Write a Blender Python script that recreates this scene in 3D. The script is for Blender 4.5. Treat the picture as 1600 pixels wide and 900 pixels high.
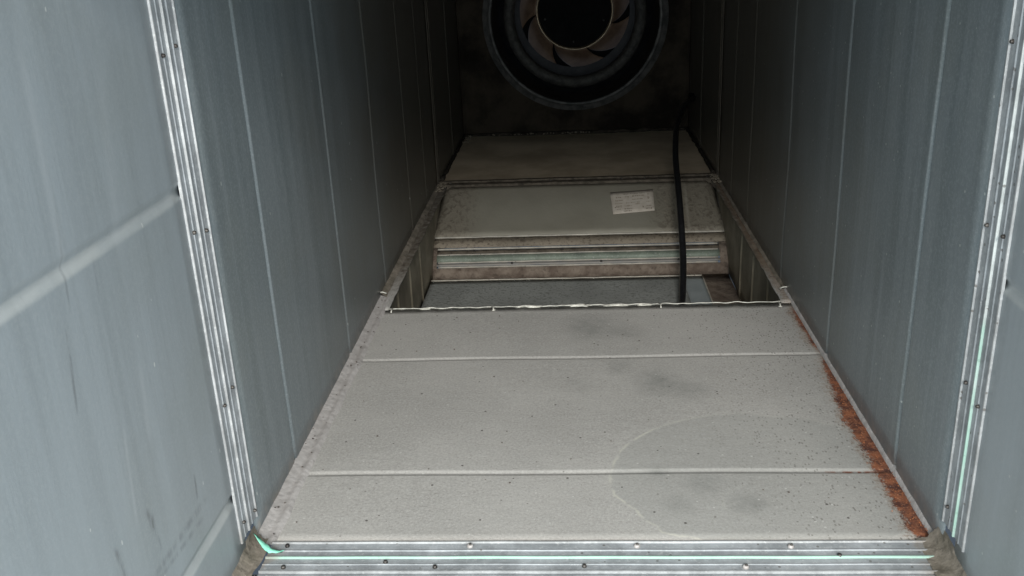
import bpy, bmesh, math, random
from mathutils import Vector, Matrix, noise as mnoise
random.seed(7)
for o in list(bpy.data.objects): bpy.data.objects.remove(o)
scn = bpy.context.scene
COL = scn.collection

# ------------------------------------------------------------------ camera
cam_d = bpy.data.cameras.new('camera'); cam = bpy.data.objects.new('camera', cam_d); COL.objects.link(cam)
f = Vector((-0.06829, 0.93321, -0.35278)); r = Vector((0.99745, 0.05655, -0.04348)); u = Vector((0.02063, 0.35485, 0.9347))
cam.matrix_world = Matrix(((r.x, u.x, -f.x, 0), (r.y, u.y, -f.y, 0), (r.z, u.z, -f.z, 1.0), (0, 0, 0, 1)))
cam_d.sensor_width = 36; cam_d.lens = 36*1465.6/1600; cam_d.clip_start = .02; cam_d.clip_end = 100
scn.camera = cam

# ------------------------------------------------------------------ world and lamps
w = bpy.data.worlds.new('World'); scn.world = w; w.use_nodes = True
bg = w.node_tree.nodes['Background']; bg.inputs[0].default_value = (.62, .78, 1, 1); bg.inputs[1].default_value = .12
def area(name, loc, aim, sx, sy, power, col):
    d = bpy.data.lights.new(name, 'AREA'); d.shape = 'RECTANGLE'; d.size = sx; d.size_y = sy
    d.energy = power; d.color = col
    o = bpy.data.objects.new(name, d); COL.objects.link(o); o.location = loc
    o.rotation_euler = (Vector(aim)-Vector(loc)).to_track_quat('-Z', 'Y').to_euler()
    return o
area('hatch_daylight', (0.35, -3.0, 2.75), (-.05, 2.4, 0), 1.5, .9, 350, (1, .965, .92))
area('room_light', (0.10, -.28, .72), (0, 2, .5), 3.4, 1.0, 70, (.85, .955, 1))
scn.view_settings.view_transform = 'Standard'; scn.view_settings.look = 'None'
scn.view_settings.exposure = 0; scn.view_settings.gamma = 1
scn.cycles.max_bounces = 10; scn.cycles.diffuse_bounces = 5; scn.cycles.glossy_bounces = 5
scn.cycles.use_denoising = True

XL, XR, H = -.5838, .6061, 1.235          # duct side walls and ceiling height
Y0, YF0, YF1, YJ, YE = .55, 1.292, 1.378, 3.88, 4.95

# ------------------------------------------------------------------ material helpers
class NT:
    def __init__(s, name):
        s.m = bpy.data.materials.new(name); s.m.use_nodes = True
        s.t = s.m.node_tree; s.n = s.t.nodes; s.l = s.t.links
        s.b = s.n['Principled BSDF']; s.tc = s.n.new('ShaderNodeTexCoord')
        s.P = s.tc.outputs['Object']; s.sep = s.n.new('ShaderNodeSeparateXYZ'); s.l.new(s.P, s.sep.inputs[0])
        s.X, s.Y, s.Z = s.sep.outputs
    def put(s, sock, v):
        if isinstance(v, bpy.types.NodeSocket): s.l.new(v, sock)
        elif isinstance(v, tuple) and len(v) == 3 and sock.type == 'RGBA': sock.default_value = (*v, 1)
        else: sock.default_value = v
    def ma(s, op, a, b=0, c=0, clamp=False):
        n = s.n.new('ShaderNodeMath'); n.operation = op; n.use_clamp = clamp
        for i, v in enumerate((a, b, c)): s.put(n.inputs[i], v)
        return n.outputs[0]
    def noise(s, scale, stretch=(1, 1, 1), detail=4, rough=.55, off=(0, 0, 0), dist=0):
        mp = s.n.new('ShaderNodeMapping'); s.l.new(s.P, mp.inputs[0]); mp.inputs['Scale'].default_value = stretch; mp.inputs['Location'].default_value = off
        n = s.n.new('ShaderNodeTexNoise'); s.l.new(mp.outputs[0], n.inputs['Vector']); n.inputs['Scale'].default_value = scale
        n.inputs['Detail'].default_value = detail; n.inputs['Roughness'].default_value = rough; n.inputs['Distortion'].default_value = dist
        return n.outputs['Fac']
    def voro(s, scale, stretch=(1, 1, 1), off=(0, 0, 0)):
        mp = s.n.new('ShaderNodeMapping'); s.l.new(s.P, mp.inputs[0]); mp.inputs['Scale'].default_value = stretch; mp.inputs['Location'].default_value = off
        n = s.n.new('ShaderNodeTexVoronoi'); s.l.new(mp.outputs[0], n.inputs['Vector']); n.inputs['Scale'].default_value = scale
        return n
    def ramp(s, v, a, b, lo=0., hi=1.):
        n = s.n.new('ShaderNodeMapRange'); n.interpolation_type = 'SMOOTHSTEP'; n.clamp = True
        s.put(n.inputs[0], v); n.inputs[1].default_value = a; n.inputs[2].default_value = b; n.inputs[3].default_value = lo; n.inputs[4].default_value = hi
        return n.outputs[0]
    def mix(s, fac, a, b, mode='MIX'):
        n = s.n.new('ShaderNodeMix'); n.data_type = 'RGBA'; n.blend_type = mode
        s.put(n.inputs['Factor'], fac); s.put(n.inputs['A'], a); s.put(n.inputs['B'], b)
        return n.outputs['Result']
    def specks(s, scale, size, keep, off=(0, 0, 0), stretch=(1, 1, 1)):
        v = s.voro(scale, stretch, off)
        d = s.ma('LESS_THAN', v.outputs['Distance'], size)
        sp = s.n.new('ShaderNodeSeparateColor'); s.l.new(v.outputs['Color'], sp.inputs[0])
        return s.ma('MULTIPLY', d, s.ma('LESS_THAN', sp.outputs[0], keep))
    def seg(s, U, V, a, b, wd):
        """soft mask of a stroke from a to b in the (U, V) plane"""
        dx, dy = b[0]-a[0], b[1]-a[1]; L = math.hypot(dx, dy); dx /= L; dy /= L
        pu = s.ma('SUBTRACT', U, a[0]); pv = s.ma('SUBTRACT', V, a[1])
        t = s.ma('ADD', s.ma('MULTIPLY', pu, dx), s.ma('MULTIPLY', pv, dy))
        q = s.ma('ABSOLUTE', s.ma('SUBTRACT', s.ma('MULTIPLY', pu, dy), s.ma('MULTIPLY', pv, dx)))
        m = s.ramp(q, 0, wd, 1, 0)
        e = s.ma('MULTIPLY', s.ramp(t, 0, L*.25), s.ramp(t, L*.75, L, 1, 0))
        return s.ma('MULTIPLY', m, e)
    def spot(s, U, V, c, rad, e=1):
        a = s.ma('SUBTRACT', U, c[0]); b = s.ma('MULTIPLY', s.ma('SUBTRACT', V, c[1]), e)
        d = s.ma('SQRT', s.ma('ADD', s.ma('MULTIPLY', a, a), s.ma('MULTIPLY', b, b)))
        return s.ramp(d, 0, rad, 1, 0)
    def bump(s, h, strength=.3, dist=.003):
        n = s.n.new('ShaderNodeBump'); n.inputs['Strength'].default_value = strength; n.inputs['Distance'].default_value = dist
        s.put(n.inputs['Height'], h); s.l.new(n.outputs[0], s.b.inputs['Normal'])
    def done(s, col, rough=.6, metal=0., spec=.5):
        s.put(s.b.inputs['Base Color'], col); s.put(s.b.inputs['Roughness'], rough); s.put(s.b.inputs['Metallic'], metal)
        s.put(s.b.inputs['Specular IOR Level'], spec)
        return s.m

def mat_wall(name, side, near):
    n = NT(name)
    streak = n.noise(7, (1, 3.2, .16), 5, .6)
    streak2 = n.noise(30, (1, 2.5, .06), 3, .5, (3, 1, 0))
    cloud = n.noise(3.2, (1, 1, 1), 4, .6, (5, 5, 5))
    fine = n.noise(170, (1, 1, 1), 4, .8)
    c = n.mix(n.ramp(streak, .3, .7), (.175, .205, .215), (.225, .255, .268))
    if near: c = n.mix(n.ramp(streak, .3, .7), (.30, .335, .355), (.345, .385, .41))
    c = n.mix(n.ma('MULTIPLY', n.ramp(streak2, .5, .72), .22), c, (.33, .37, .40))
    c = n.mix(n.ma('MULTIPLY', n.ramp(cloud, .45, .75), .3), c, (.25, .27, .25))
    c = n.mix(n.ma('MULTIPLY', n.ramp(fine, .45, .65), .3), c, (.40, .43, .44))
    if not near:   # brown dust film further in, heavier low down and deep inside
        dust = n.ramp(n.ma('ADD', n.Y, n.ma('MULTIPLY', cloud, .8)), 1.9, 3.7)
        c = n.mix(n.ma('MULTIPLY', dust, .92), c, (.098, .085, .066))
        low = n.ramp(n.Z, 0, .05, 1, 0)
        c = n.mix(n.ma('MULTIPLY', low, n.ramp(n.noise(40), .4, .7)), c, (.36, .33, .30))
    c = n.mix(n.ma('MULTIPLY', n.specks(30, .07, .12, (1, side, 0)), .7), c, (.52, .54, .52))
    c = n.mix(n.ma('MULTIPLY', n.specks(17, .04, .15, (4, side, 2), (1, 1.3, .6)), .8), c, (.60, .62, .60))
    c = n.mix(n.specks(27, .06, .10, (2, side, 7)), c, (.10, .10, .09))
    if near:       # pale band: lit lower side of the lengthwise grooves put into the colour
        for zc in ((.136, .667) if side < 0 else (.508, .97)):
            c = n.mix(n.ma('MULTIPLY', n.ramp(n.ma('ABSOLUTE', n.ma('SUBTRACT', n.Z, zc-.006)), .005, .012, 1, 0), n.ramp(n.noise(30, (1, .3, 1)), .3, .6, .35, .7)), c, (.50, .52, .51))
    if near and side < 0:
        wob = n.ma('MULTIPLY', n.ma('SUBTRACT', n.noise(3), .5), .006)
        U = n.ma('ADD', n.Y, wob); V = n.Z
        grit = n.ramp(n.noise(70, (1, 1, .2), 5, .7), .36, .62)
        for a, b, wd, s_ in (((1.195, .265), (1.19, .213), .004, .8), ((1.040, .305), (1.052, .25), .005, .8), ((1.05, .29), (1.057, .215), .005, .9),
                             ((1.24, .20), (1.0, .202), .007, .55), ((1.225, .178), (1.02, .19), .005, .5), ((.95, .31), (.962, .24), .005, .8),
                             ((.955, .62), (.935, .49), .003, .7), ((.985, .74), (.965, .60), .003, .45), ((1.04, .66), (1.03, .58), .003, .3)):
            c = n.mix(n.ma('MULTIPLY', n.ma('MULTIPLY', n.seg(U, V, a, b, wd*1.5), grit), s_*.8), c, (.12, .128, .13))
        for a, b, wd, s_ in (((.985, .95), (.975, .62), .012, .25), ((1.10, .50), (1.085, .36), .01, .2), ((1.03, .45), (1.01, .28), .006, .3), ((1.15, .9), (1.10, .6), .02, .15)):
            c = n.mix(n.ma('MULTIPLY', n.seg(U, V, a, b, wd), s_), c, (.5, .53, .55))
    rough = n.ma('ADD', n.ma('MULTIPLY', streak, .14), .36)
    n.bump(n.ma('ADD', n.ma('MULTIPLY', fine, .8), streak2), .14, .002)
    return n.done(c, rough, .35)

def mat_floor():
    n = NT('dusty_floor_sheet')
    cloud = n.noise(2.4, (1, 1, 1), 5, .6); fine = n.noise(190, (1, 1, 1), 5, .8); mid = n.noise(22, (1, 1.6, 1), 5, .6, (2, 0, 0))
    c = n.mix(n.ramp(cloud, .3, .7), (.325, .312, .290), (.392, .376, .350))
    c = n.mix(n.ma('MULTIPLY', n.ramp(mid, .42, .7), .3), c, (.36, .35, .33))
    c = n.mix(n.ma('MULTIPLY', n.ramp(fine, .48, .66), .6), c, (.50, .48, .45))
    c = n.mix(n.ma('MULTIPLY', n.ramp(fine, .48, .32), .6), c, (.21, .195, .18))
    wob = n.ma('MULTIPLY', n.ma('SUBTRACT', n.noise(9, off=(7, 1, 0)), .5), .05)
    U = n.ma('ADD', n.X, wob); V = n.ma('ADD', n.Y, wob)
    # darker greenish wiped area on the right, edged by a pale dried water line
    def ell(cx, cy, rx, ry):
        a = n.ma('DIVIDE', n.ma('SUBTRACT', U, cx), rx); b = n.ma('DIVIDE', n.ma('SUBTRACT', V, cy), ry)
        return n.ma('SQRT', n.ma('ADD', n.ma('MULTIPLY', a, a), n.ma('MULTIPLY', b, b)))
    e1 = ell(.36, 1.59, .30, .245); e2 = ell(.40, 1.50, .135, .075)
    c = n.mix(n.ma('MULTIPLY', n.ramp(e1, .98, 1.01, 1, 0), .42), c, (.30, .298, .278))
    dry = n.ramp(n.noise(26, off=(3, 3, 3)), .34, .6)
    leftish = n.ramp(n.X, .12, .34, 1, .25)
    for e, wd, s_ in ((e1, .018, .75), (e2, .03, .4)):
        ring = n.ramp(n.ma('ABSOLUTE', n.ma('SUBTRACT', e, 1)), 0, wd, 1, 0)
        c = n.mix(n.ma('MULTIPLY', n.ma('MULTIPLY', ring, n.ma('MULTIPLY', dry, leftish)), s_), c, (.50, .485, .42))
    sm = n.ramp(n.noise(35, off=(1, 9, 0)), .35, .65, .5, 1)
    for cx, cy, rad, ecc, s_ in ((.03, 2.33, .10, .7, .55), (.13, 2.30, .07, 1, .4), (.19, 2.0, .085, .8, .6), (.10, 2.09, .06, 1, .45), (.26, 1.95, .07, 1, .4), (.235, 1.56, .06, 1.2, .5), (.308, 1.495, .05, 1, .6), (.15, 1.60, .04, 1.2, .5), (.18, 1.49, .05, 1, .4), (.0, 1.99, .08, 1, .25)):
        c = n.mix(n.ma('MULTIPLY', n.ma('MULTIPLY', n.spot(U, V, (cx, cy), rad, ecc), sm), s_), c, (.165, .168, .155))
    # grit: many dark pits on the right, a few light and dark specks elsewhere
    gr = n.ramp(n.ma('ADD', n.X, n.ma('MULTIPLY', cloud, .3)), .25, .72)
    c = n.mix(n.ma('MULTIPLY', n.specks(150, .30, .35, (1, 2, 0), (1, .55, 1)), n.ma('MULTIPLY', gr, .7)), c, (.15, .14, .125))
    c = n.mix(n.ma('MULTIPLY', n.specks(60, .12, .06), .6), c, (.10, .09, .08))
    c = n.mix(n.ma('MULTIPLY', n.specks(38, .10, .10, (3, 3, 3)), .9), c, (.07, .06, .055))
    c = n.mix(n.ma('MULTIPLY', n.specks(70, .16, .10, (5, 0, 3)), .7), c, (.52, .51, .48))
    # brown dust deep inside and on the ledges beside the opening
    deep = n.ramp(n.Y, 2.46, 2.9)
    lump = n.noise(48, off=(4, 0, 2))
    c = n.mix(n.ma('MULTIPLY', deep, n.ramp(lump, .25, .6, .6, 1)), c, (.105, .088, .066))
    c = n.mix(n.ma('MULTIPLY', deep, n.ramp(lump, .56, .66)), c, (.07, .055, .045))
    # rust along the right edge, creeping out along the second rib
    dx = n.ma('SUBTRACT', XR-.006, n.X)
    wn = n.ma('MULTIPLY', n.ma('SUBTRACT', n.noise(30, (1, .6, 1), 8, .85, (9, 0, 0)), .5), .085)
    base = n.ma('MULTIPLY', n.ramp(n.Y, 1.5, 2.5, 1, .25), .014)
    bulge = n.ma('ADD', n.ma('MULTIPLY', n.spot(n.X, n.Y, (XR, 1.80), .30), .016), n.ma('MULTIPLY', n.spot(n.X, n.Y, (XR, 1.50), .20), .012))
    gap = n.ma('MULTIPLY', n.ramp(n.ma('ABSOLUTE', n.ma('SUBTRACT', n.Y, 2.145)), .0, .09, 1, 0), -.014)
    wdt = n.ma('ADD', n.ma('ADD', base, n.ma('ADD', bulge, .007)), n.ma('ADD', wn, gap))
    rust = n.ma('MULTIPLY', n.ramp(n.ma('ADD', n.ma('SUBTRACT', wdt, dx), n.ma('MULTIPLY', n.ma('SUBTRACT', n.noise(190, detail=6, rough=.8), .5), .05)), -.003, .004), n.ramp(n.Y, 2.40, 2.47, 1, 0))
    halo = n.ma('MULTIPLY', n.ramp(n.ma('SUBTRACT', n.ma('ADD', wdt, .03), dx), 0, .03), n.ramp(n.noise(150, rough=.7), .50, .58))
    seamr = n.ma('MULTIPLY', n.ramp(n.ma('ABSOLUTE', n.ma('SUBTRACT', n.Y, 1.604)), .002, .007, 1, 0), n.ma('MULTIPLY', n.ramp(n.X, .44, .52), n.ramp(n.noise(60), .4, .55)))
    rcol = n.mix(n.ramp(n.noise(34, off=(0, 8, 0), rough=.75), .38, .62), (.085, .035, .026), (.27, .10, .05))
    rcol = n.mix(n.ramp(n.noise(200), .55, .7), rcol, (.42, .20, .11))
    bleed = n.ramp(n.ma('SUBTRACT', n.ma('ADD', wdt, .02), dx), 0, .02)
    c = n.mix(n.ma('MULTIPLY', bleed, .3), c, (.25, .165, .10))
    c = n.mix(n.ma('MULTIPLY', halo, .5), c, (.16, .10, .065))
    c = n.mix(n.ma('MULTIPLY', seamr, .9), c, (.22, .07, .035))
    c = n.mix(rust, c, rcol)
    n.bump(n.ma('ADD', n.ma('ADD', n.ma('MULTIPLY', fine, .6), n.ma('MULTIPLY', mid, .8)), n.ma('ADD', n.ma('MULTIPLY', deep, n.ma('MULTIPLY', lump, 3)), n.ma('MULTIPLY', rust, n.noise(130)))), .35, .003)
    return n.done(c, .72, .0, .35)

def mat_rail(name, brown=0., green=False, c0=(.33, .345, .35)):
    n = NT(name)
    a = n.noise(14, (1, 1, 1), 7, .75); b = n.noise(160, (1, 1, 1), 2, .6)
    c = n.mix(n.ramp(a, .35, .7), tuple(x*.8 for x in c0), tuple(min(1, x*1.35) for x in c0))
    c = n.mix(n.ma('MULTIPLY', n.ramp(b, .55, .75), .4), c, (.55, .55, .54))
    c = n.mix(n.ma('MULTIPLY', n.specks(80, .2, .15), .7), c, (.09, .08, .07))
    if brown: c = n.mix(n.ma('MULTIPLY', n.ramp(a, .3, .6, .5, 1), brown), c, (.19, .16, .125))
    if green:
        c = n.mix(n.ma('MAXIMUM', n.ma('MULTIPLY', n.ramp(n.Z, .03, .01), n.ramp(n.noise(2.6), .3, .55, .35, .85)), n.ma('MULTIPLY', n.ramp(n.noise(4.2, off=(2.4, 0, .9)), .45, .6), n.ramp(n.Z, .62, .45, 0, .8))), c, (.29, .47, .385))
    if not brown:
        ends = n.ma('MAXIMUM', n.ramp(n.X, -.50, -.56), n.ma('MULTIPLY', n.ramp(n.X, .53, .58), n.ramp(n.Z, .06, .02)))
        c = n.mix(n.ma('MULTIPLY', ends, n.ma('MULTIPLY', n.ramp(a, .42, .58), n.ramp(n.Z, .09, .03))), c, (.22, .195, .17))
    n.bump(b, .2, .002)
    return n.done(c, .6, .1 if not green else .0, .35)

def mat_plain(name, c0, c1, scale=30, rough=.7, metal=0., bump=.3, spec=.4, lumps=0):
    n = NT(name)
    a = n.noise(scale, (1, 1, 1), 6, .65)
    c = n.mix(n.ramp(a, .35, .65), c0, c1)
    h = a
    if lumps:
        l = n.noise(scale*2.6, (1, 1, 1), 3, .6, (3, 3, 1)); c = n.mix(n.ma('MULTIPLY', n.ramp(l, .56, .66), lumps), c, tuple(x*.35 for x in c0)); h = n.ma('ADD', a, n.ma('MULTIPLY', l, 2))
    n.bump(h, bump, .004)
    return n.done(c, rough, metal, spec)

def mat_panel():
    """dust clumped in runs on the outlet panel: thick towards both ends and along the top"""
    n = NT('dusty_outlet_panel')
    l = n.noise(44, (1.2, 1, .7), 5, .7, dist=.4); a = n.noise(5, off=(2, 0, 1)); l2 = n.noise(75)
    c = n.mix(n.ramp(a, .3, .7), (.215, .20, .16), (.25, .235, .19))
    ends = n.ma('MAXIMUM', n.ramp(n.X, .26, .40), n.ramp(n.X, -.36, -.50))
    c = n.mix(n.ma('MULTIPLY', ends, .55), c, (.20, .17, .13))
    c = n.mix(n.ma('MULTIPLY', n.ma('MULTIPLY', ends, n.ramp(l, .50, .60)), .65), c, (.10, .082, .062))
    c = n.mix(n.ma('MULTIPLY', n.seg(n.X, n.Z, (.462, 0.02), (.452, -.15), .01), .5), c, (.34, .32, .27))
    up = n.ramp(n.Z, -.06, 0)
    c = n.mix(n.ma('MULTIPLY', up, .35), c, (.18, .155, .12))
    n.bump(n.ma('ADD', n.ma('MULTIPLY', l, n.ma('ADD', ends, .12)), n.ma('MULTIPLY', l2, .25)), .8, .006)
    return n.done(c, .62, .1, .4)

def mat_clump(name, c0, dark):
    n = NT(name)
    l = n.noise(80, (1, 1, 1.4), 4, .65, dist=.4); a = n.noise(6)
    c = n.mix(n.ramp(a, .3, .7), c0, tuple(x*1.25 for x in c0))
    c = n.mix(n.ma('MULTIPLY', n.ramp(l, .53, .62), .7), c, dark)
    n.bump(l, .8, .006)
    return n.done(c, .7, .05, .4)

M = dict(
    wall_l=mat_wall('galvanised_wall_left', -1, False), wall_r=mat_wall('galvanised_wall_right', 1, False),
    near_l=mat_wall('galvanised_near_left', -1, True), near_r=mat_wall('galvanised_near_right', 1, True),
    floor=mat_floor(), rail=mat_rail('galvanised_rail', c0=(.29, .305, .315)), rail_ridge=mat_rail('bright_rail_ridge', c0=(.29, .295, .295)),
    green=mat_rail('green_sealing_strip', green=True, c0=(.40, .42, .41)), rail_dusty=mat_rail('dusty_rail', brown=.7), rail_dark=mat_plain('brown_dusty_rail', (.06, .05, .038), (.12, .10, .078), 30, .85, 0, .4, .2, lumps=.5),
    ridge_dusty=mat_rail('dusty_bright_ridge', brown=.15, c0=(.42, .395, .34)), green_dusty=mat_rail('dusty_green_strip', brown=.2, c0=(.17, .215, .175)),
    seal=mat_plain('aged_sealant', (.33, .308, .292), (.40, .376, .36), 24, .75, 0, .35, lumps=.12),
    seal_brown=mat_plain('brown_sealant', (.125, .108, .082), (.215, .185, .15), 26, .85, 0, .35, lumps=.4),
    mint=mat_plain('mint_tape', (.14, .46, .33), (.25, .60, .45), 60, .5, 0, .4),
    screw=mat_plain('dark_screw', (.035, .03, .028), (.12, .11, .10), 90, .5, .6, .3),
    cap=mat_plain('pale_screw_cap', (.34, .31, .29), (.5, .47, .45), 90, .6, .2, .3),
    burr=mat_plain('bright_cut_steel', (.36, .35, .31), (.58, .56, .50), 60, .5, .3, .5),
    panel=mat_panel(), clump=mat_clump('clumped_dust', (.20, .17, .13), (.07, .055, .04)),
    blue=mat_clump('blue_grey_sheet', (.24, .25, .238), (.12, .125, .115)), blue_clean=mat_plain('blue_grey_bare', (.30, .34, .35), (.36, .40, .41), 12, .45, .2, .1),
    brown=mat_plain('brown_dirt', (.12, .09, .07), (.21, .17, .135), 22, .85, 0, .6, lumps=.4),
    cheek=mat_plain('olive_dusty_side', (.15, .132, .095), (.27, .24, .18), 7, .6, .15, .3),
    deepfloor=mat_plain('deep_dusty_floor', (.36, .29, .205), (.50, .41, .30), 4, .75, .05, .2),
    endwall=mat_plain('dark_end_wall', (.012, .010, .008), (.040, .032, .024), 5, .95, 0, .3, .05),  # very dark, slightly uneven tone over the whole end panel
    ceil=mat_plain('plain_duct_ceiling', (.20, .22, .22), (.26, .28, .28), 5, .5, .3, .1),
    cable=mat_plain('black_cable_sheath', (.008, .008, .009), (.014, .014, .015), 60, .32, 0, .05, .5),
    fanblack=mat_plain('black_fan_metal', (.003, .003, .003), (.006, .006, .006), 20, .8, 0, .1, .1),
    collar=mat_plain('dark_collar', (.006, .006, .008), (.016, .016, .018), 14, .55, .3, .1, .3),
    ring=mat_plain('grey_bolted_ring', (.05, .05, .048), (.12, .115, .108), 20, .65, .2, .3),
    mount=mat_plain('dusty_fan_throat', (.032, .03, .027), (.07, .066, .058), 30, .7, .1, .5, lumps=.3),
    blade=mat_plain('bronze_brown_blade', (.15, .092, .06), (.23, .15, .10), 9, .38, .35, .15),
    hubrim=mat_plain('tan_hub_rim', (.24, .185, .12), (.34, .26, .175), 14, .35, .5, .1),
    paper=mat_plain('aged_paper', (.42, .37, .31), (.50, .45, .385), 30, .8, 0, .1), ink=mat_plain('faded_print', (.17, .14, .11), (.25, .21, .17), 90, .8),
    dark_seam=mat_plain('blackish_seam', (.015, .013, .010), (.045, .038, .030), 30, .95, 0, .6, .1),
    grit=mat_plain('dark_grit', (.05, .04, .035), (.13, .11, .09), 60, .9), rustflake=mat_plain('rust_flake', (.18, .055, .025), (.45, .16, .06), 60, .9),
)

# ------------------------------------------------------------------ mesh helpers
def obj(name, bm, mat, parent=None, smooth=True, solid=0):
    me = bpy.data.meshes.new(name); bm.to_mesh(me); bm.free()
    o = bpy.data.objects.new(name, me); COL.objects.link(o)
    for m in (mat if isinstance(mat, list) else [mat]): me.materials.append(M[m])
    if smooth:
        for p in me.polygons: p.use_smooth = True
    if solid:
        s = o.modifiers.new('thickness', 'SOLIDIFY'); s.thickness = solid; s.offset = -1
    if parent: o.parent = parent
    return o
def thing(name, label, cat, loc=(0, 0, 0), group=None):
    o = bpy.data.objects.new(name, None); COL.objects.link(o); o.location = loc; o.empty_display_size = .05
    return tag(o, label, cat, group)
def tag(o, label, cat, group=None, kind=None):
    o['label'] = label; o['category'] = cat
    if group: o['group'] = group
    if kind: o['kind'] = kind
    return o
def lin(a, b, n): return [a+(b-a)*i/n for i in range(n+1)]
def dense(a, b, step, feats, half):
    s = set(round(x, 5) for x in lin(a, b, max(1, int((b-a)/step))))
    for q in feats:
        for k in range(-8, 9):
            v = q+k*half/6
            if a < v < b: s.add(round(v, 5))
    s = sorted(s); out = [s[0]]
    for v in s[1:]:
        if v-out[-1] > .0008: out.append(v)
    out[-1] = b
    return out
def grid(bm, us, vs, fn, flip=False):
    R_ = [[bm.verts.new(fn(a, b)) for b in vs] for a in us]
    for i in range(len(us)-1):
        for j in range(len(vs)-1):
            q = [R_[i][j], R_[i+1][j], R_[i+1][j+1], R_[i][j+1]]
            bm.faces.new(q[::-1] if flip else q)
    return R_
def rib(d, half, h):
    d = abs(d)
    return 0 if d > half else h*(.5+.5*math.cos(math.pi*d/half))
def nz(x, y, s, k=0): return mnoise.noise(Vector((x*s, y*s, k)))
def box(bm, c, s, rot=None):
    ret = bmesh.ops.create_cube(bm, size=1)['verts']
    m = Matrix.Translation(c) @ (rot or Matrix()) @ Matrix.Diagonal((*s, 1)); bmesh.ops.transform(bm, matrix=m, verts=ret)
    return ret
def tube(bm, pts, rad, seg=12, closed=False):
    rings = []; n = len(pts)
    for i, p in enumerate(pts):
        p = Vector(p)
        a = Vector(pts[(i-1) % n] if closed else pts[max(i-1, 0)]); b = Vector(pts[(i+1) % n] if closed else pts[min(i+1, n-1)])
        t = (b-a).normalized(); x = t.orthogonal() if abs(t.z) > .95 else t.cross(Vector((0, 0, 1))); x.normalize(); y = t.cross(x)
        rd = rad(i/(n-1)) if callable(rad) else rad
        rings.append([bm.verts.new(p+x*rd*math.cos(2*math.pi*k/seg)+y*rd*math.sin(2*math.pi*k/seg)) for k in range(seg)])
    for i in range(n if closed else n-1):
        A, B = rings[i], rings[(i+1) % n]
        for k in range(seg): bm.faces.new((A[k], A[(k+1) % seg], B[(k+1) % seg], B[k]))
    if not closed: bm.faces.new(rings[0][::-1]); bm.faces.new(rings[-1])
def catmull(P, n=8):
    P = [Vector(p) for p in P]; P = [P[0]*2-P[1]]+P+[P[-1]*2-P[-2]]; out = []
    for i in range(1, len(P)-2):
        a, b, c, d = P[i-1:i+3]
        for k in range(n):
            t = k/n; out.append(.5*((2*b)+(c-a)*t+(2*a-5*b+4*c-d)*t*t+(3*b-a-3*c+d)*t**3))
    out.append(P[-2]); return out
def lathe(bm, prof, cx, cz, seg=96, a0=0, a1=2*math.pi):
    """profile of (radius, y) turned about an axis along Y"""
    full = abs(a1-a0-2*math.pi) < 1e-6; n = seg if full else seg+1
    R_ = [[bm.verts.new((cx+rr*math.cos(a0+(a1-a0)*k/seg), y, cz+rr*math.sin(a0+(a1-a0)*k/seg))) for k in range(n)] for rr, y in prof]
    for i in range(len(prof)-1):
        for k in range(seg):
            k2 = (k+1) % n
            bm.faces.new((R_[i][k], R_[i][k2], R_[i+1][k2], R_[i+1][k]))

# ------------------------------------------------------------------ near duct section (this side of the flanged joint)
near = thing('duct_section', 'near blue grey duct section in front of the bright flanged joint, with lengthwise ribs', 'duct', (0, .6, 0), 'duct sections in a row')
def place(o, parent):          # keep world coordinates under an empty that is not at the origin
    o.parent = parent; o.matrix_parent_inverse = Matrix.Translation(-Vector(parent.location)); return o
def part(name, bm, mat, parent, **k):
    o = obj(name, bm, mat, None, **k)
    if parent.type == 'EMPTY':
        o.parent = parent; o.location = -Vector(parent.location)
    else: o.parent = parent
    return o

def side_sheet(X, s, ya, yb, ribsY, ribsZ, half, h, k, warp=.004):
    bm = bmesh.new()
    ys = dense(ya, yb, .05, ribsY, half); zs = dense(0, H, .05, ribsZ, half)
    def fn(y, z):
        d = sum(rib(y-q, half, h) for q in ribsY) + sum(rib(z-q, half, h) for q in ribsZ)
        edge = min(1, max(0, min(z, H-z, y-ya, yb-y)/.15))
        d += warp*edge*nz(y, z, 2.3, k)
        return (X-s*(-d) if s < 0 else X-d, y, z) if s > 0 else (X+d, y, z)
    grid(bm, ys, zs, fn, flip=(s < 0))
    return bm
# s = -1 left wall (its inside faces +X), s = +1 right wall
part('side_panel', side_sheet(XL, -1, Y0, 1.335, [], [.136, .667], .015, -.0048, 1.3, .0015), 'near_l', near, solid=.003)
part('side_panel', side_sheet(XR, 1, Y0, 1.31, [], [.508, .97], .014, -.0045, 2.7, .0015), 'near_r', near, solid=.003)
bm = bmesh.new(); grid(bm, lin(XL, XR, 20), lin(Y0, YF0, 20), lambda x, y: (x, y, .001*nz(x, y, 4)))
part('bottom_panel', bm, 'floor', near, solid=.003)
bm = bmesh.new(); grid(bm, lin(XL, XR, 4), lin(.62, YF0, 4), lambda x, y: (x, y, H), flip=True)
part('top_panel', bm, 'ceil', near, solid=.003)

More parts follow.
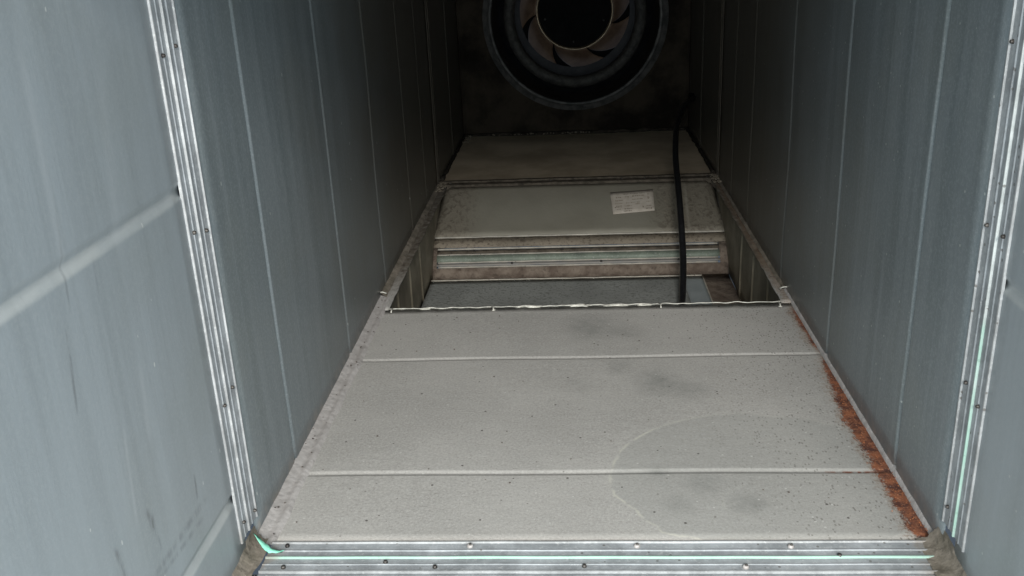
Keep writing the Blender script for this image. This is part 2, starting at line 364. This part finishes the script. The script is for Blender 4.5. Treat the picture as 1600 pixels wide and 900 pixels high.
# ------------------------------------------------------------------ main duct section with the opening cut in its bottom
mid = thing('duct_section', 'long middle duct section with upright ribs and a dusty bottom with an opening', 'duct', (0, 2.6, 0), 'duct sections in a row')
LB = [1.645, 2.160, 2.665, 3.20, 3.56]; RB = [1.602, 2.112, 2.640, 3.20, 3.56]
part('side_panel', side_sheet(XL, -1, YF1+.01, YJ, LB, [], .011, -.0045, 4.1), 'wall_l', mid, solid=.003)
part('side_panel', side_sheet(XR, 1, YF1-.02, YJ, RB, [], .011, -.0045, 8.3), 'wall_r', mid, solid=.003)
HL, HR, HY, HB = -.541, .574, 2.478, 3.865
FS = [1.607, 2.145]
bm = bmesh.new()
ys = dense(YF1, HY, .03, FS, .013); xs = lin(XL, XR, 60)
def ffn(x, y):
    z = sum(rib(y-q, .011, -.0026) for q in FS)*min(1, (XR-x)/.03+.05)*min(1, (x-XL)/.05+.01)
    e = min(1, (y-YF1)/.1, (XR-x)/.08+.1, (x-XL)/.08+.1)
    z += .003*e*nz(x, y, 2.2, 5)
    if y > HY-.002:
        y += .004*nz(x, 0, 22, 3)+.002*nz(x, 0, 70, 3); z += .002+.003*nz(x, 1, 30, 8)
    return (x, y, z)
grid(bm, xs, ys, ffn)
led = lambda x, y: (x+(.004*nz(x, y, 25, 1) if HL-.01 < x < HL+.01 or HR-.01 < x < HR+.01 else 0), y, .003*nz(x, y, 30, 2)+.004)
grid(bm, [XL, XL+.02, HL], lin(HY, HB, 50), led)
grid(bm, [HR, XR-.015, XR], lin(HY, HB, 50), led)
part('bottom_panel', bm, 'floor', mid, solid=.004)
bm = bmesh.new(); grid(bm, lin(XL, XR, 4), lin(YF0, YJ, 4), lambda x, y: (x, y, H), flip=True)
part('top_panel', bm, 'ceil', mid, solid=.003)
# ragged bright burr on the cut edge
bm = bmesh.new()
N = 150; pts = []
for i in range(N+1):
    x = HL+(HR-HL)*i/N
    rag = max(0, 1-abs(x-.02)/.28)
    pts.append((x, HY+.001+.004*nz(x, 0, 22, 3)+.004*rag*nz(x, 0, 60, 9), .006+.003*nz(x, 1, 30, 8)+.006*rag*abs(nz(x, 2, 34, 6))))
tube(bm, pts, lambda t: .0013+.0018*abs(nz(t*40, 0, 1, 4)), 6)
part('cut_edge', bm, 'burr', mid)
for x0, ln, hh in ((-.175, .07, .010), (-.02, .05, .012), (.075, .07, .008), (.17, .04, .009), (-.45, .03, .006)):
    bm = bmesh.new()
    grid(bm, lin(x0, x0+ln, 8), lin(0, 1, 3), lambda x, t: (x+.004*t, HY-.003+.006*t+.003*nz(x, t, 50, 2), .004+math.sin(math.pi*(x-x0)/ln)*hh*.55*t+.003*nz(x, t, 80, 7)*t))
    part('burr', bm, 'burr', mid, solid=.0015)
# sealant run along the left corner, narrow lip along the right one
def seal_run(X, s, ya, yb, w0, w1, h, k, n=140, twin=False):
    bm = bmesh.new()
    def fn(y, t):
        w_ = w0+(w1-w0)*(y-ya)/(yb-ya); w_ *= 1+.12*nz(y, 0, 14, k)
        prof = [(0, 1.5), (.18, 1.0), (.42, .55), (.55, .25), (.68, .62), (.85, .5), (1, 0)] if twin else [(0, 1.4), (.3, 1), (.6, .7), (.85, .4), (1, 0)]
        p = prof[t]
        d = p[0]*w_; z = p[1]*h*(1+.25*nz(y, t*.5, 22, k+1))+(.002 if p[1] > 0 else -.001)
        return (X+d if s < 0 else X-d, y, z)
    idx = list(range(7 if twin else 5))
    grid(bm, lin(ya, yb, n), idx, fn, flip=(s > 0))
    return bm
part('sealant', seal_run(XL+.0005, -1, YF1-.01, HY+.1, .040, .034, .007, 3, twin=True), 'seal', mid)
part('sealant', seal_run(XR-.0005, 1, YF1-.01, HY+.1, .0075, .008, .008, 5), 'seal', mid)
part('sealant', seal_run(XL+.0005, -1, HY+.1, HB, .020, .02, .012, 7), 'seal_brown', mid)
part('sealant', seal_run(XR-.0005, 1, HY+.1, HB, .012, .012, .008, 9), 'seal_brown', mid)

# ------------------------------------------------------------------ deep section beyond the rear joint
deep = thing('duct_section', 'dark rear duct section between the opening and the round fan, brown dust on its bottom', 'duct', (0, 4.4, 0), 'duct sections in a row')
part('side_panel', side_sheet(XL, -1, YJ, YE, [4.45], [], .011, .004, 3.3), 'wall_l', deep, solid=.003)
part('side_panel', side_sheet(XR, 1, YJ, YE, [4.45], [], .011, .004, 6.3), 'wall_r', deep, solid=.003)
bm = bmesh.new(); grid(bm, lin(XL-.02, XR+.02, 40), lin(HB+.09, YE+.01, 40), lambda x, y: (x, y, .006*nz(x, y, 3, 3)+.006*nz(x, y, 1.3, 5)))
part('bottom_panel', bm, 'deepfloor', deep, solid=.003)
bm = bmesh.new(); grid(bm, lin(XL, XR, 4), lin(YJ, YE, 4), lambda x, y: (x, y, H), flip=True)
part('top_panel', bm, 'ceil', deep, solid=.003)
# end panel with the round hole of the fan
FX, FZ = .022, .592
bm = bmesh.new(); n = 96; inn = []; out = []
for k in range(n):
    a = 2*math.pi*k/n; c_, s_ = math.cos(a), math.sin(a)
    inn.append((FX+.43*c_, FZ+.43*s_))
    tx = ((XR+.02-FX) if c_ > 0 else (XL-.02-FX))/c_ if abs(c_) > 1e-6 else 1e9
    tz = ((H-FZ) if s_ > 0 else (-.02-FZ))/s_ if abs(s_) > 1e-6 else 1e9
    t = min(tx, tz); out.append((FX+t*c_, FZ+t*s_))
rows = []
for j in range(7):
    t = j/6; rows.append([bm.verts.new((a[0]*(1-t)+b[0]*t, YE-.006*nz(a[0]*(1-t)+b[0]*t, a[1]*(1-t)+b[1]*t, 3, 4)*math.sin(math.pi*t), a[1]*(1-t)+b[1]*t)) for a, b in zip(inn, out)])
for j in range(6):
    for k in range(n): bm.faces.new((rows[j][k], rows[j][(k+1) % n], rows[j+1][(k+1) % n], rows[j+1][k]))
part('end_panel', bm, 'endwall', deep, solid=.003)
# near-black runs along the back and side edges of the floor
bm = bmesh.new(); tube(bm, [(x, YE-.012+.006*nz(x, 0, 9, 2), .006+.006*nz(x, 0, 14, 3)) for x in lin(XL+.02, XR-.02, 60)], lambda t: .010+.006*nz(t, 0, 25, 1), 8)
part('sealant', bm, 'dark_seam', deep)
for X, s in ((XL, 1), (XR, -1)):
    bm = bmesh.new(); tube(bm, [(X+s*(.008), y, .006) for y in lin(YJ+.1, YE-.02, 40)], lambda t: .009+.007*nz(t, s, 15, 1), 8)
    part('sealant', bm, 'dark_seam', deep)

# ------------------------------------------------------------------ flanged joints
def rail_profile(bm, path, prof, mats=None, k=0):
    """prof: list of (offset along run direction, height); path(t, off, h) -> point"""
    ts = lin(0, 1, 60)
    for i in range(len(prof)-1):
        fs = len(bm.faces)
        grid(bm, ts, [i, i+1], lambda t, j: path(t, *prof[j]))
        bm.faces.ensure_lookup_table()
        if mats:
            for q in range(fs, len(bm.faces)): bm.faces[q].material_index = mats[i]
# (offset across the joint 0..0.085, height, material of the strip up to the next point): 0 rail, 1 bright ridge, 2 green
P_FL = [(0, 0, 1), (.0005, .0042, 1), (.0030, .0045, 0), (.006, .0022, 0), (.020, .0018, 0), (.0215, .0030, 0), (.0226, .0030, 0), (.025, .0012, 0), (.038, .0012, 2), (.0395, .0045, 2), (.0418, .0045, 0), (.0435, .0012, 0),
        (.0585, .0012, 0), (.060, .0028, 0), (.0618, .0028, 0), (.064, .0018, 0), (.0795, .0022, 1), (.081, .0048, 1), (.0838, .0046, 0), (.086, 0, 0)]
prof = [(a, b) for a, b, c in P_FL]; mt = [c for a, b, c in P_FL][:-1]
mt_wall_l = [1 if c == 2 else c for c in mt]
fj = thing('flange_joint', 'front joint of bright ridged steel rails running round the duct, dotted with screws', 'duct flange', (0, 1.335, 0), 'flanged joints')
def wob(t, k): return .0012*nz(t, k, 7, 5)
bm = bmesh.new(); xa, xb = XL+.035, XR-.022
rail_profile(bm, lambda t, o_, h: (xa+(xb-xa)*t+(.0 if t > .5 else -.0), YF0+o_+wob(t, 1), h+.002), [(-.04, .0006), (-.006, .0012)]+prof, [0, 0]+mt)
rb = part('bottom_rail', bm, ['rail', 'rail_ridge', 'green'], fj, smooth=False)
bm = bmesh.new(); rail_profile(bm, lambda t, o_, h: (XL+h+.002, 1.315+o_+wob(t, 3), .045-.30*0*o_+(H-.045)*t), prof, mt_wall_l)
bmesh.ops.reverse_faces(bm, faces=bm.faces[:])
rl = part('side_rail', bm, ['rail', 'rail_ridge', 'green'], fj, smooth=False)
bm = bmesh.new(); rail_profile(bm, lambda t, o_, h: (XR-h-.002, 1.276+o_*1.04+wob(t, 6), .055+(H-.055)*t), prof, mt)
rr = part('side_rail', bm, ['rail', 'rail_ridge', 'green'], fj, smooth=False)
bm = bmesh.new(); rail_profile(bm, lambda t, o_, h: (XL+(XR-XL)*t, 1.30+o_, H-h-.002), prof, mt_wall_l)
rt = part('top_rail', bm, ['rail', 'rail_ridge', 'green'], fj, smooth=False)
def screw(p, nrm, parent, rad=.0042, mat='screw', hh=.0025):
    bm = bmesh.new(); q = Vector(nrm).to_track_quat('Z', 'Y').to_matrix().to_4x4()
    bmesh.ops.create_cone(bm, cap_ends=True, segments=12, radius1=rad, radius2=rad*.7, depth=hh*2, matrix=Matrix.Translation(p) @ q)
    bmesh.ops.bevel(bm, geom=bm.edges[:], offset=rad*.15, segments=1, affect='EDGES')
    return part('screw', bm, mat, parent)
for y, z in ((1.332, .86), (1.380, .868), (1.335, .596), (1.382, .585), (1.338, .299), (1.382, .31), (1.336, .075), (1.39, .062), (1.34, 1.12)): screw((XL+.006, y, z), (1, 0, 0), rl, .0036)
for y, z in ((1.353, .833), (1.351, .572), (1.296, .572), (1.347, .318), (1.297, .303), (1.295, .85), (1.35, .09)): screw((XR-.006, y, z), (-1, 0, 0), rr, .0036)
for x, y, mm in ((-.194, 1.363, 'cap'), (.095, 1.362, 'cap'), (.355, 1.360, 'cap'), (-.248, 1.305, 'screw'), (.004, 1.307, 'screw'), (.27, 1.305, 'cap'), (-.519, 1.364, 'screw'), (-.509, 1.304, 'screw'), (-.335, 1.318, 'screw'), (.43, 1.335, 'screw')):
    screw((x, y, .0065), (0, 0, 1), rb, .0062 if mm == 'cap' else .0045, mm)
    if mm == 'cap': screw((x+.001, y-.001, .0095), (0, 0, 1), rb, .0026, 'screw')
# corner pieces smeared with sealant
def corner(X, s, k, lbl):
    bm = bmesh.new()
    def fn(a, b):
        # a runs from the floor up the wall (0..1), b runs along the duct
        y = 1.20+b*.185
        L_ = .036 if s < 0 else .030
        ang = a*math.pi/2
        x = X+s*(.002+(L_)*(1-math.sin(ang))*.95); z = .003+.032*(1-math.cos(ang))*(1 if s > 0 else 1.1)
        q = 1-abs(b-.55)*1.1
        d = .005*nz(a*1.2+k, b*2, 1.6, k)+.0022*nz(a*2, b*4, 3, k+2)
        x -= s*.012*max(0, .35-b); z -= .012*max(0, .35-b)
        x += s*d*.8*q; z += abs(d)*q
        return (x, y+.006*nz(a, b, 7, k+4), z)
    grid(bm, lin(0, 1, 28), lin(0, 1, 34), fn, flip=(s > 0))
    o = obj('sealant_patch', bm, 'seal_brown')
    bmm = bmesh.new()
    return tag(o, lbl, 'sealant', 'sealant smears in the front corners')
cl = corner(XL, 1, 2.2, 'brown lumpy sealant smeared over the left front floor corner, under the mint tape')
cr = corner(XR, -1, 7.9, 'brown lumpy sealant lump in the right front floor corner below the rust')
# mint green scrap of tape
bm = bmesh.new(); P = [(-.572, 1.346, .040), (-.563, 1.340, .032), (-.552, 1.333, .024), (-.538, 1.330, .018), (-.522, 1.334, .014)]
PP = catmull(P, 5); vs_ = []
for i, p in enumerate(PP):
    t = i/(len(PP)-1); wd = .0135*(math.sin(math.pi*min(1, t*.9+.12))**.7)*(1+.3*nz(t, 0, 9, 1))
    vs_.append((bm.verts.new(p+Vector((.002, .5*wd, .85*wd*.6))), bm.verts.new(p+Vector((.008, -.5*wd, -.5*wd+.006)))))
for a, b in zip(vs_, vs_[1:]): bm.faces.new((a[0], a[1], b[1], b[0]))
tag(obj('tape_scrap', bm, 'mint', solid=.001), 'curled mint green tape scrap stuck on the left front corner', 'tape')

# rear joint: low brown bar across the floor and up both walls
rj = thing('flange_joint', 'rear brown dusty joint rails between the opening and the deep section', 'duct flange', (0, 3.92, 0), 'flanged joints')
P_R = [(0, -.01), (.0, .012), (.012, .013), (.016, .006), (.06, .006), (.064, .012), (.085, .012), (.09, .004), (.11, .0)]
bm = bmesh.new(); rail_profile(bm, lambda t, o_, h: (XL-.02+(XR-XL+.04)*t, HB+o_+.002*nz(t, 0, 12, 2), h+.002*nz(t, o_, 20, 2)), P_R)
b1 = part('bottom_rail', bm, 'rail_dark', rj)
P_W = [(0, 0), (.002, .004), (.010, .004), (.012, .002), (.05, .002), (.052, .004), (.062, .004), (.064, 0)]
for X, s in ((XL, 1), (XR, -1)):
    bm = bmesh.new(); rail_profile(bm, lambda t, o_, h: (X+s*h, 3.885+o_, .01+(H-.02)*t), P_W)
    if s > 0: bmesh.ops.reverse_faces(bm, faces=bm.faces[:])
    part('side_rail', bm, 'rail_dark', rj)
for x in (-.53, -.10, .20, .30, .56): screw((x, HB+.045, .010), (0, 0, 1), b1, .006)

# ------------------------------------------------------------------ outlet box below the opening
ob = thing('outlet_box', 'brown dusty outlet box sunk below the opening, its sloped back panel carrying a sticker', 'duct outlet', (0, 3.4, -.28))
BL, BR, BZ = -.566, .590, -.268
bm = bmesh.new()
PR = [(HB-.002, .002), (3.845, -.008), (3.80, -.030), (3.74, -.062), (3.68, -.090), (3.62, -.118), (3.592, -.131)]
xs = lin(BL, BR, 60)
def pf(x, i):
    y, z = PR[i]
    e = min((x-BL), (BR-x)); c_ = max(0, 1-e/.05)
    return (x, y+.03*c_*c_*(i < 4), z-.035*c_**2.2*max(0, 1-i/4.5)+.002*nz(x, i, 3, 1))
grid(bm, xs, list(range(len(PR))), pf, flip=True)
bp = part('back_panel', bm, 'panel', ob, solid=.003)
def strip(name, y0, z0, y1, z1, x0, x1, mat, n=60, j=.0008, parent=None):
    bm = bmesh.new(); grid(bm, lin(x0, x1, n), [0, 1], lambda x, t: (x, y0+(y1-y0)*t, z0+(z1-z0)*t+j*nz(x, t, 30, 1)), flip=True)
    return part(name, bm, mat, parent or ob, solid=.002)
def bar(name, y, z, rad, x0, x1, mat, k=0):
    bm = bmesh.new(); tube(bm, [(x, y+.0008*nz(x, k, 20, 1), z+.0010*nz(x, k, 16, 2)) for x in lin(x0, x1, 80)], lambda t: rad*(1+.3*nz(t, k, 40, 3)), 8)
    return part(name, bm, mat, ob)
bar('ridge', 3.588, -.134, .0038, BL+.002, BR-.002, 'ridge_dusty', 1)
strip('lip_strip', 3.592, -.137, 3.545, -.163, BL, BR, 'clump')
bar('ridge', 3.535, -.1665, .0036, -.548, .555, 'ridge_dusty', 2)
strip('flange_strip', 3.533, -.170, 3.517, -.180, -.55, .56, 'rail_dark')
bar('ridge', 3.512, -.182, .0026, -.548, .555, 'ridge_dusty', 3)
strip('flange_strip', 3.510, -.184, 3.492, -.205, -.55, .56, 'green_dusty')
bar('ridge', 3.492, -.208, .0032, -.545, .553, 'ridge_dusty', 4)
strip('flange_strip', 3.490, -.211, 3.480, -.218, -.55, .56, 'rail_dusty')
bar('ridge', 3.476, -.222, .0036, -.542, .550, 'ridge_dusty', 5)
strip('lip_strip', 3.474, -.225, 3.462, -.268, BL, BR, 'brown')
for x0, x1 in ((BL, -.55), (.56, BR)): strip('flange_strip', 3.545, -.162, 3.474, -.226, x0, x1, 'brown', 6)
for x, y, z in ((-.40, 3.524, -.172), (-.05, 3.524, -.172), (.27, 3.524, -.172), (-.25, 3.484, -.213), (.10, 3.484, -.213), (.40, 3.484, -.213)): screw((x, y-.003, z+.003), (0, -.6, .8), bp, .005)
for X, s in ((BL, 1), (BR, -1)):
    bm = bmesh.new(); feats = [2.75, 2.98, 3.2]
    grid(bm, dense(HY-.02, HB+.03, .05, feats, .012), lin(BZ-.002, -.003, 6), lambda y, z: (X+s*(sum(rib(y-q, .012, .005) for q in feats)+.004*nz(y, z, 4, s)), y, z), flip=(s > 0))
    part('side_panel', bm, 'cheek', ob, solid=-.003)
bm = bmesh.new(); grid(bm, lin(BL, BR, 10), lin(2.44, 3.47, 10), lambda x, y: (x, y, BZ)); part('bottom_panel', bm, 'brown', ob, solid=.003)
bm = bmesh.new(); grid(bm, lin(BL, BR, 10), lin(BZ, -.006, 4), lambda x, z: (x, HY+.012, z)); part('front_panel', bm, 'cheek', ob, solid=.003)
strip('backing_strip', HB+.012, .008, HB+.010, -.09, BL-.02, BR+.03, 'brown')
# the paper sticker and its faded print (parts of the panel it is glued to)
A, B, C_, D = Vector((.142, 0, -.021)), Vector((.313, 0, -.014)), Vector((.321, 0, -.100)), Vector((.155, 0, -.112))
def on_panel(x, z):      # y on the sloped panel for a height z
    for (ya, za), (yb, zb) in zip(PR, PR[1:]):
        if zb <= z <= za: return ya+(yb-ya)*(z-za)/(zb-za)
    return PR[-1][0]
import itertools
def unproj(px, py):
    v = f+r*((px-800)/1465.6)+u*((450-py)/1465.6); o_ = Vector((0, 0, 1)); lo, hi = 3.0, 4.2
    for _ in range(40):
        m_ = (lo+hi)/2; p = o_+v*(m_/v.y)
        if p.z > 0 or p.y < on_panel(p.x, max(p.z, -.131)): lo = m_
        else: hi = m_
    return o_+v*(lo/v.y)
Q = [unproj(*q) for q in ((953, 302), (1020, 297), (1023, 330), (958, 336))]
nrm = (Q[1]-Q[0]).cross(Q[0]-Q[3]).normalized()
if nrm.y > 0: nrm = -nrm
bl = lambda s_, t: (Q[0]*(1-s_)+Q[1]*s_)*(1-t)+(Q[3]*(1-s_)+Q[2]*s_)*t
bm = bmesh.new(); grid(bm, lin(0, 1, 10), lin(0, 1, 6), lambda a, b: bl(a, b)+nrm*(.0045+.001*nz(a, b, 3)), flip=True)
st = part('sticker', bm, 'paper', bp, solid=.0008)
bm = bmesh.new(); rnd = random.Random(3)
def mark(s0, s1, t0, t1):
    v = [bm.verts.new(bl(a, b)+nrm*.0064) for a, b in ((s0, t0), (s1, t0), (s1, t1), (s0, t1))]
    bm.faces.new(v)
for t0, s0, s1, h_ in ((.13, .30, .80, .045), (.26, .12, .24, .05), (.26, .33, .42, .05), (.24, .50, .78, .06), (.40, .50, .74, .045), (.40, .10, .28, .06), (.54, .08, .26, .045), (.54, .34, .66, .04), (.66, .10, .24, .04), (.70, .06, .22, .05), (.68, .30, .48, .04), (.80, .08, .20, .04), (.80, .28, .48, .06), (.90, .26, .46, .05), (.86, .80, .94, .07), (.74, .82, .95, .05), (.34, .86, .90, .12), (.55, .82, .93, .04), (.2, .86, .92, .04), (.62, .55, .66, .04), (.1, .9, .97, .05), (.75, .72, .76, .12)):
    s_ = s0
    while s_ < s1:
        wdt = rnd.uniform(.008, .028); mark(s_, min(s1, s_+wdt), t0, t0+h_*rnd.uniform(.6, 1)); s_ += wdt+rnd.uniform(.006, .02)
part('print', bm, 'ink', st, smooth=False)

# loose blue-grey sheet lying in the bottom of the box
t = thing('metal_sheet', 'blue grey speckled metal sheet lying in the bottom of the outlet box', 'metal sheet', (0, 3.1, -.262))
bm = bmesh.new(); grid(bm, lin(-.561, .405, 50), lin(2.50, 3.392, 24), lambda x, y: (x, y, -.250+.003*nz(x, y, 3, 2)))
part('sheet_face', bm, 'blue', t, solid=.003)
bm = bmesh.new(); grid(bm, lin(.405, .478, 6), lin(2.50, 3.392, 24), lambda x, y: (x, y, -.250+.003*nz(x, y, 3, 2)))
part('bare_strip', bm, 'blue_clean', t, solid=.003)
bm = bmesh.new(); tube(bm, [(x, 3.394, -.247+.0012*nz(x, 0, 20)) for x in lin(-.561, .478, 70)], .0028, 8)
part('folded_edge', bm, 'ridge_dusty', t)
bm = bmesh.new(); tube(bm, [(.480, y, -.248) for y in lin(2.5, 3.392, 20)], .003, 8)
part('folded_edge', bm, 'ridge_dusty', t)

# ------------------------------------------------------------------ the cable
K = [(.605, 4.72, .205), (.573, 4.6, .212), (.527, 4.46, .212), (.490, 4.33, .190), (.462, 4.20, .165), (.442, 4.05, .140), (.422, 3.85, .096), (.404, 3.52, .0), (.397, 3.32, -.142), (.375, 3.13, -.218), (.355, 3.00, -.2325), (.33, 2.8, -.2325), (.32, 2.6, -.2325)]
K = catmull(K, 10)
ck = thing('cable', 'black cable hanging from the right wall past the sticker down into the outlet box', 'cable', (.605, 4.72, .205))
bm = bmesh.new(); tube(bm, K, .0125, 16); part('sheath', bm, 'cable', ck)
bm = bmesh.new(); bmesh.ops.create_cone(bm, cap_ends=True, segments=20, radius1=.024, radius2=.020, depth=.03, matrix=Matrix.Translation((XR-.012, 4.735, .203)) @ Matrix.Rotation(math.pi/2, 4, 'Y'))
bmesh.ops.bevel(bm, geom=bm.edges[:], offset=.003, segments=2, affect='EDGES'); part('grommet', bm, 'fanblack', ck)

# ------------------------------------------------------------------ the fan in the end wall
fan = thing('duct_fan', 'round dark duct fan set in the end wall, brown blades round a black hub', 'fan', (FX, YE, FZ))
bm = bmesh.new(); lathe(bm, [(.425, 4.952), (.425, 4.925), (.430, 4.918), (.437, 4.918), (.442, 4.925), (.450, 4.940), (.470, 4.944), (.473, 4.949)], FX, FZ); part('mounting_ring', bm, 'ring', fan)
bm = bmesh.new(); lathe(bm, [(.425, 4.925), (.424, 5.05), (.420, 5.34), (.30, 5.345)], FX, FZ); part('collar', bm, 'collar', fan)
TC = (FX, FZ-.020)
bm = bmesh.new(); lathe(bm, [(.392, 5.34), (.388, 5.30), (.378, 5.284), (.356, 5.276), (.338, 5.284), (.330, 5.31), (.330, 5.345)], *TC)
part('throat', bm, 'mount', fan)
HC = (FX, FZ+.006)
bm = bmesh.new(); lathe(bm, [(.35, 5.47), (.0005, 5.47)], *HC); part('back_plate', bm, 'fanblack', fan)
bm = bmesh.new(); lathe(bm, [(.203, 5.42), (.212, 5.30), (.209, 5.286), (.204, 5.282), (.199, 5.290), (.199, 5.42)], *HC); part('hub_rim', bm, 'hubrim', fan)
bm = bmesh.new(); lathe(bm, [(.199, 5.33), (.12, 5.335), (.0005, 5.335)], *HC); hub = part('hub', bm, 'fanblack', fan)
for k in range(5):
    a = math.radians(195+k*72); screw((HC[0]+.168*math.cos(a), 5.325, HC[1]+.168*math.sin(a)), (0, -1, 0), hub, .006, 'ring', .004)
NBL = 7
for k in range(NBL):
    bm = bmesh.new(); a0 = math.radians(236)+k*2*math.pi/NBL
    def bf(s_, t_):
        rr = .207+(.330-.207)*t_
        a = a0+.32*t_**1.4-s_*(.885-.30*t_**1.2)-.01
        return (HC[0]+rr*math.cos(a), 5.300+.10*t_+.05*(s_-.5)*t_, HC[1]+rr*math.sin(a))
    grid(bm, lin(0, 1, 14), lin(0, 1, 8), bf)
    part('blade', bm, 'blade', fan, solid=.004)

# ------------------------------------------------------------------ small things
# little bent wire clips round the opening
def clip_mesh(rot, k):
    bm = bmesh.new(); tube(bm, [(-.014, 0, .002), (-.004, 0, .006), (.006, .001, .006), (.016, 0, .002)], .0022, 6)
    box(bm, (.015, 0, .002), (.005, .010, .003))
    bmesh.ops.rotate(bm, verts=bm.verts[:], matrix=Matrix.Rotation(rot, 3, 'Z')); return bm
for k, (x, y, z, rot, lb) in enumerate(((-.578, 2.58, .014, 0, 'small bent wire clip on the left ledge against the wall'),
        (-.528, 2.465, .004, math.pi/2, 'small bent wire clip at the left end of the cut floor edge'),
        (-.239, 2.470, .004, math.pi/2+.3, 'small bent wire clip on the cut edge between its left end and ragged middle'),
        (.235, 2.462, .004, math.pi/2, 'small bent wire clip on the cut edge, just left of the black cable'),
        (.562, 2.458, .004, math.pi/2-.05, 'small bent wire clip at the right end of the cut floor edge'),
        (.596, 2.555, .014, 0, 'small bent wire clip lying on the right ledge near the wall'))):
    o = obj('wire_clip', clip_mesh(rot+math.pi*(k % 2 == 0), k), 'burr'); o.location = (x, y, z)
    tag(o, lb, 'clip', 'wire clips round the opening')
# crumbs of grit and rust flakes: nobody could count them
def scatter(name, lbl, cat, mat, spots, size):
    bm = bmesh.new(); rn = random.Random(11)
    for (x, y, z) in spots:
        q = rn.uniform(*size); m_ = Matrix.Translation((x, y, z+q*.3)) @ Matrix.Rotation(rn.uniform(0, 3), 4, 'Z') @ Matrix.Rotation(rn.uniform(-.5, .5), 4, 'X') @ Matrix.Diagonal((q, q*rn.uniform(.5, 1), q*rn.uniform(.3, .6), 1))
        bmesh.ops.create_icosphere(bm, subdivisions=1, radius=1, matrix=m_)
    tag(obj(name, bm, mat, smooth=False), lbl, cat, kind='stuff')
rn = random.Random(5)
scatter('grit', 'dark crumbs of grit scattered over the dusty floor panel', 'grit', 'grit',
        [(rn.uniform(XL+.05, XR-.04), rn.uniform(1.39, 2.46), .002) for _ in range(60)] +
        [(XL+rn.uniform(.004, .036), rn.uniform(1.39, 3.8), .010) for _ in range(90)] +
        [(XR-rn.uniform(.004, .028), rn.uniform(2.5, 3.8), .008) for _ in range(50)], (.001, .0028))
scatter('rust_flakes', 'loose orange brown rust flakes along the right floor edge', 'rust', 'rustflake',
        [(XR-.006-abs(rn.gauss(0, .018)), rn.uniform(1.39, 2.05), .002) for _ in range(200)], (.0006, .0016))
scatter('dust_lumps', 'clots of brown dust caked round the rear corners of the opening', 'dust', 'clump',
        [(XL+rn.uniform(.004, .04), HB+rn.uniform(-.10, .04), .010) for _ in range(50)] + [(XR-rn.uniform(.004, .035), HB+rn.uniform(-.08, .05), .012) for _ in range(50)] +
        [(XL+rn.uniform(.0, .05), rn.uniform(YE-.2, YE), .006) for _ in range(30)] + [(rn.uniform(-.45, .1), YE-.03-abs(rn.gauss(0, .01)), .008) for _ in range(40)], (.003, .009))
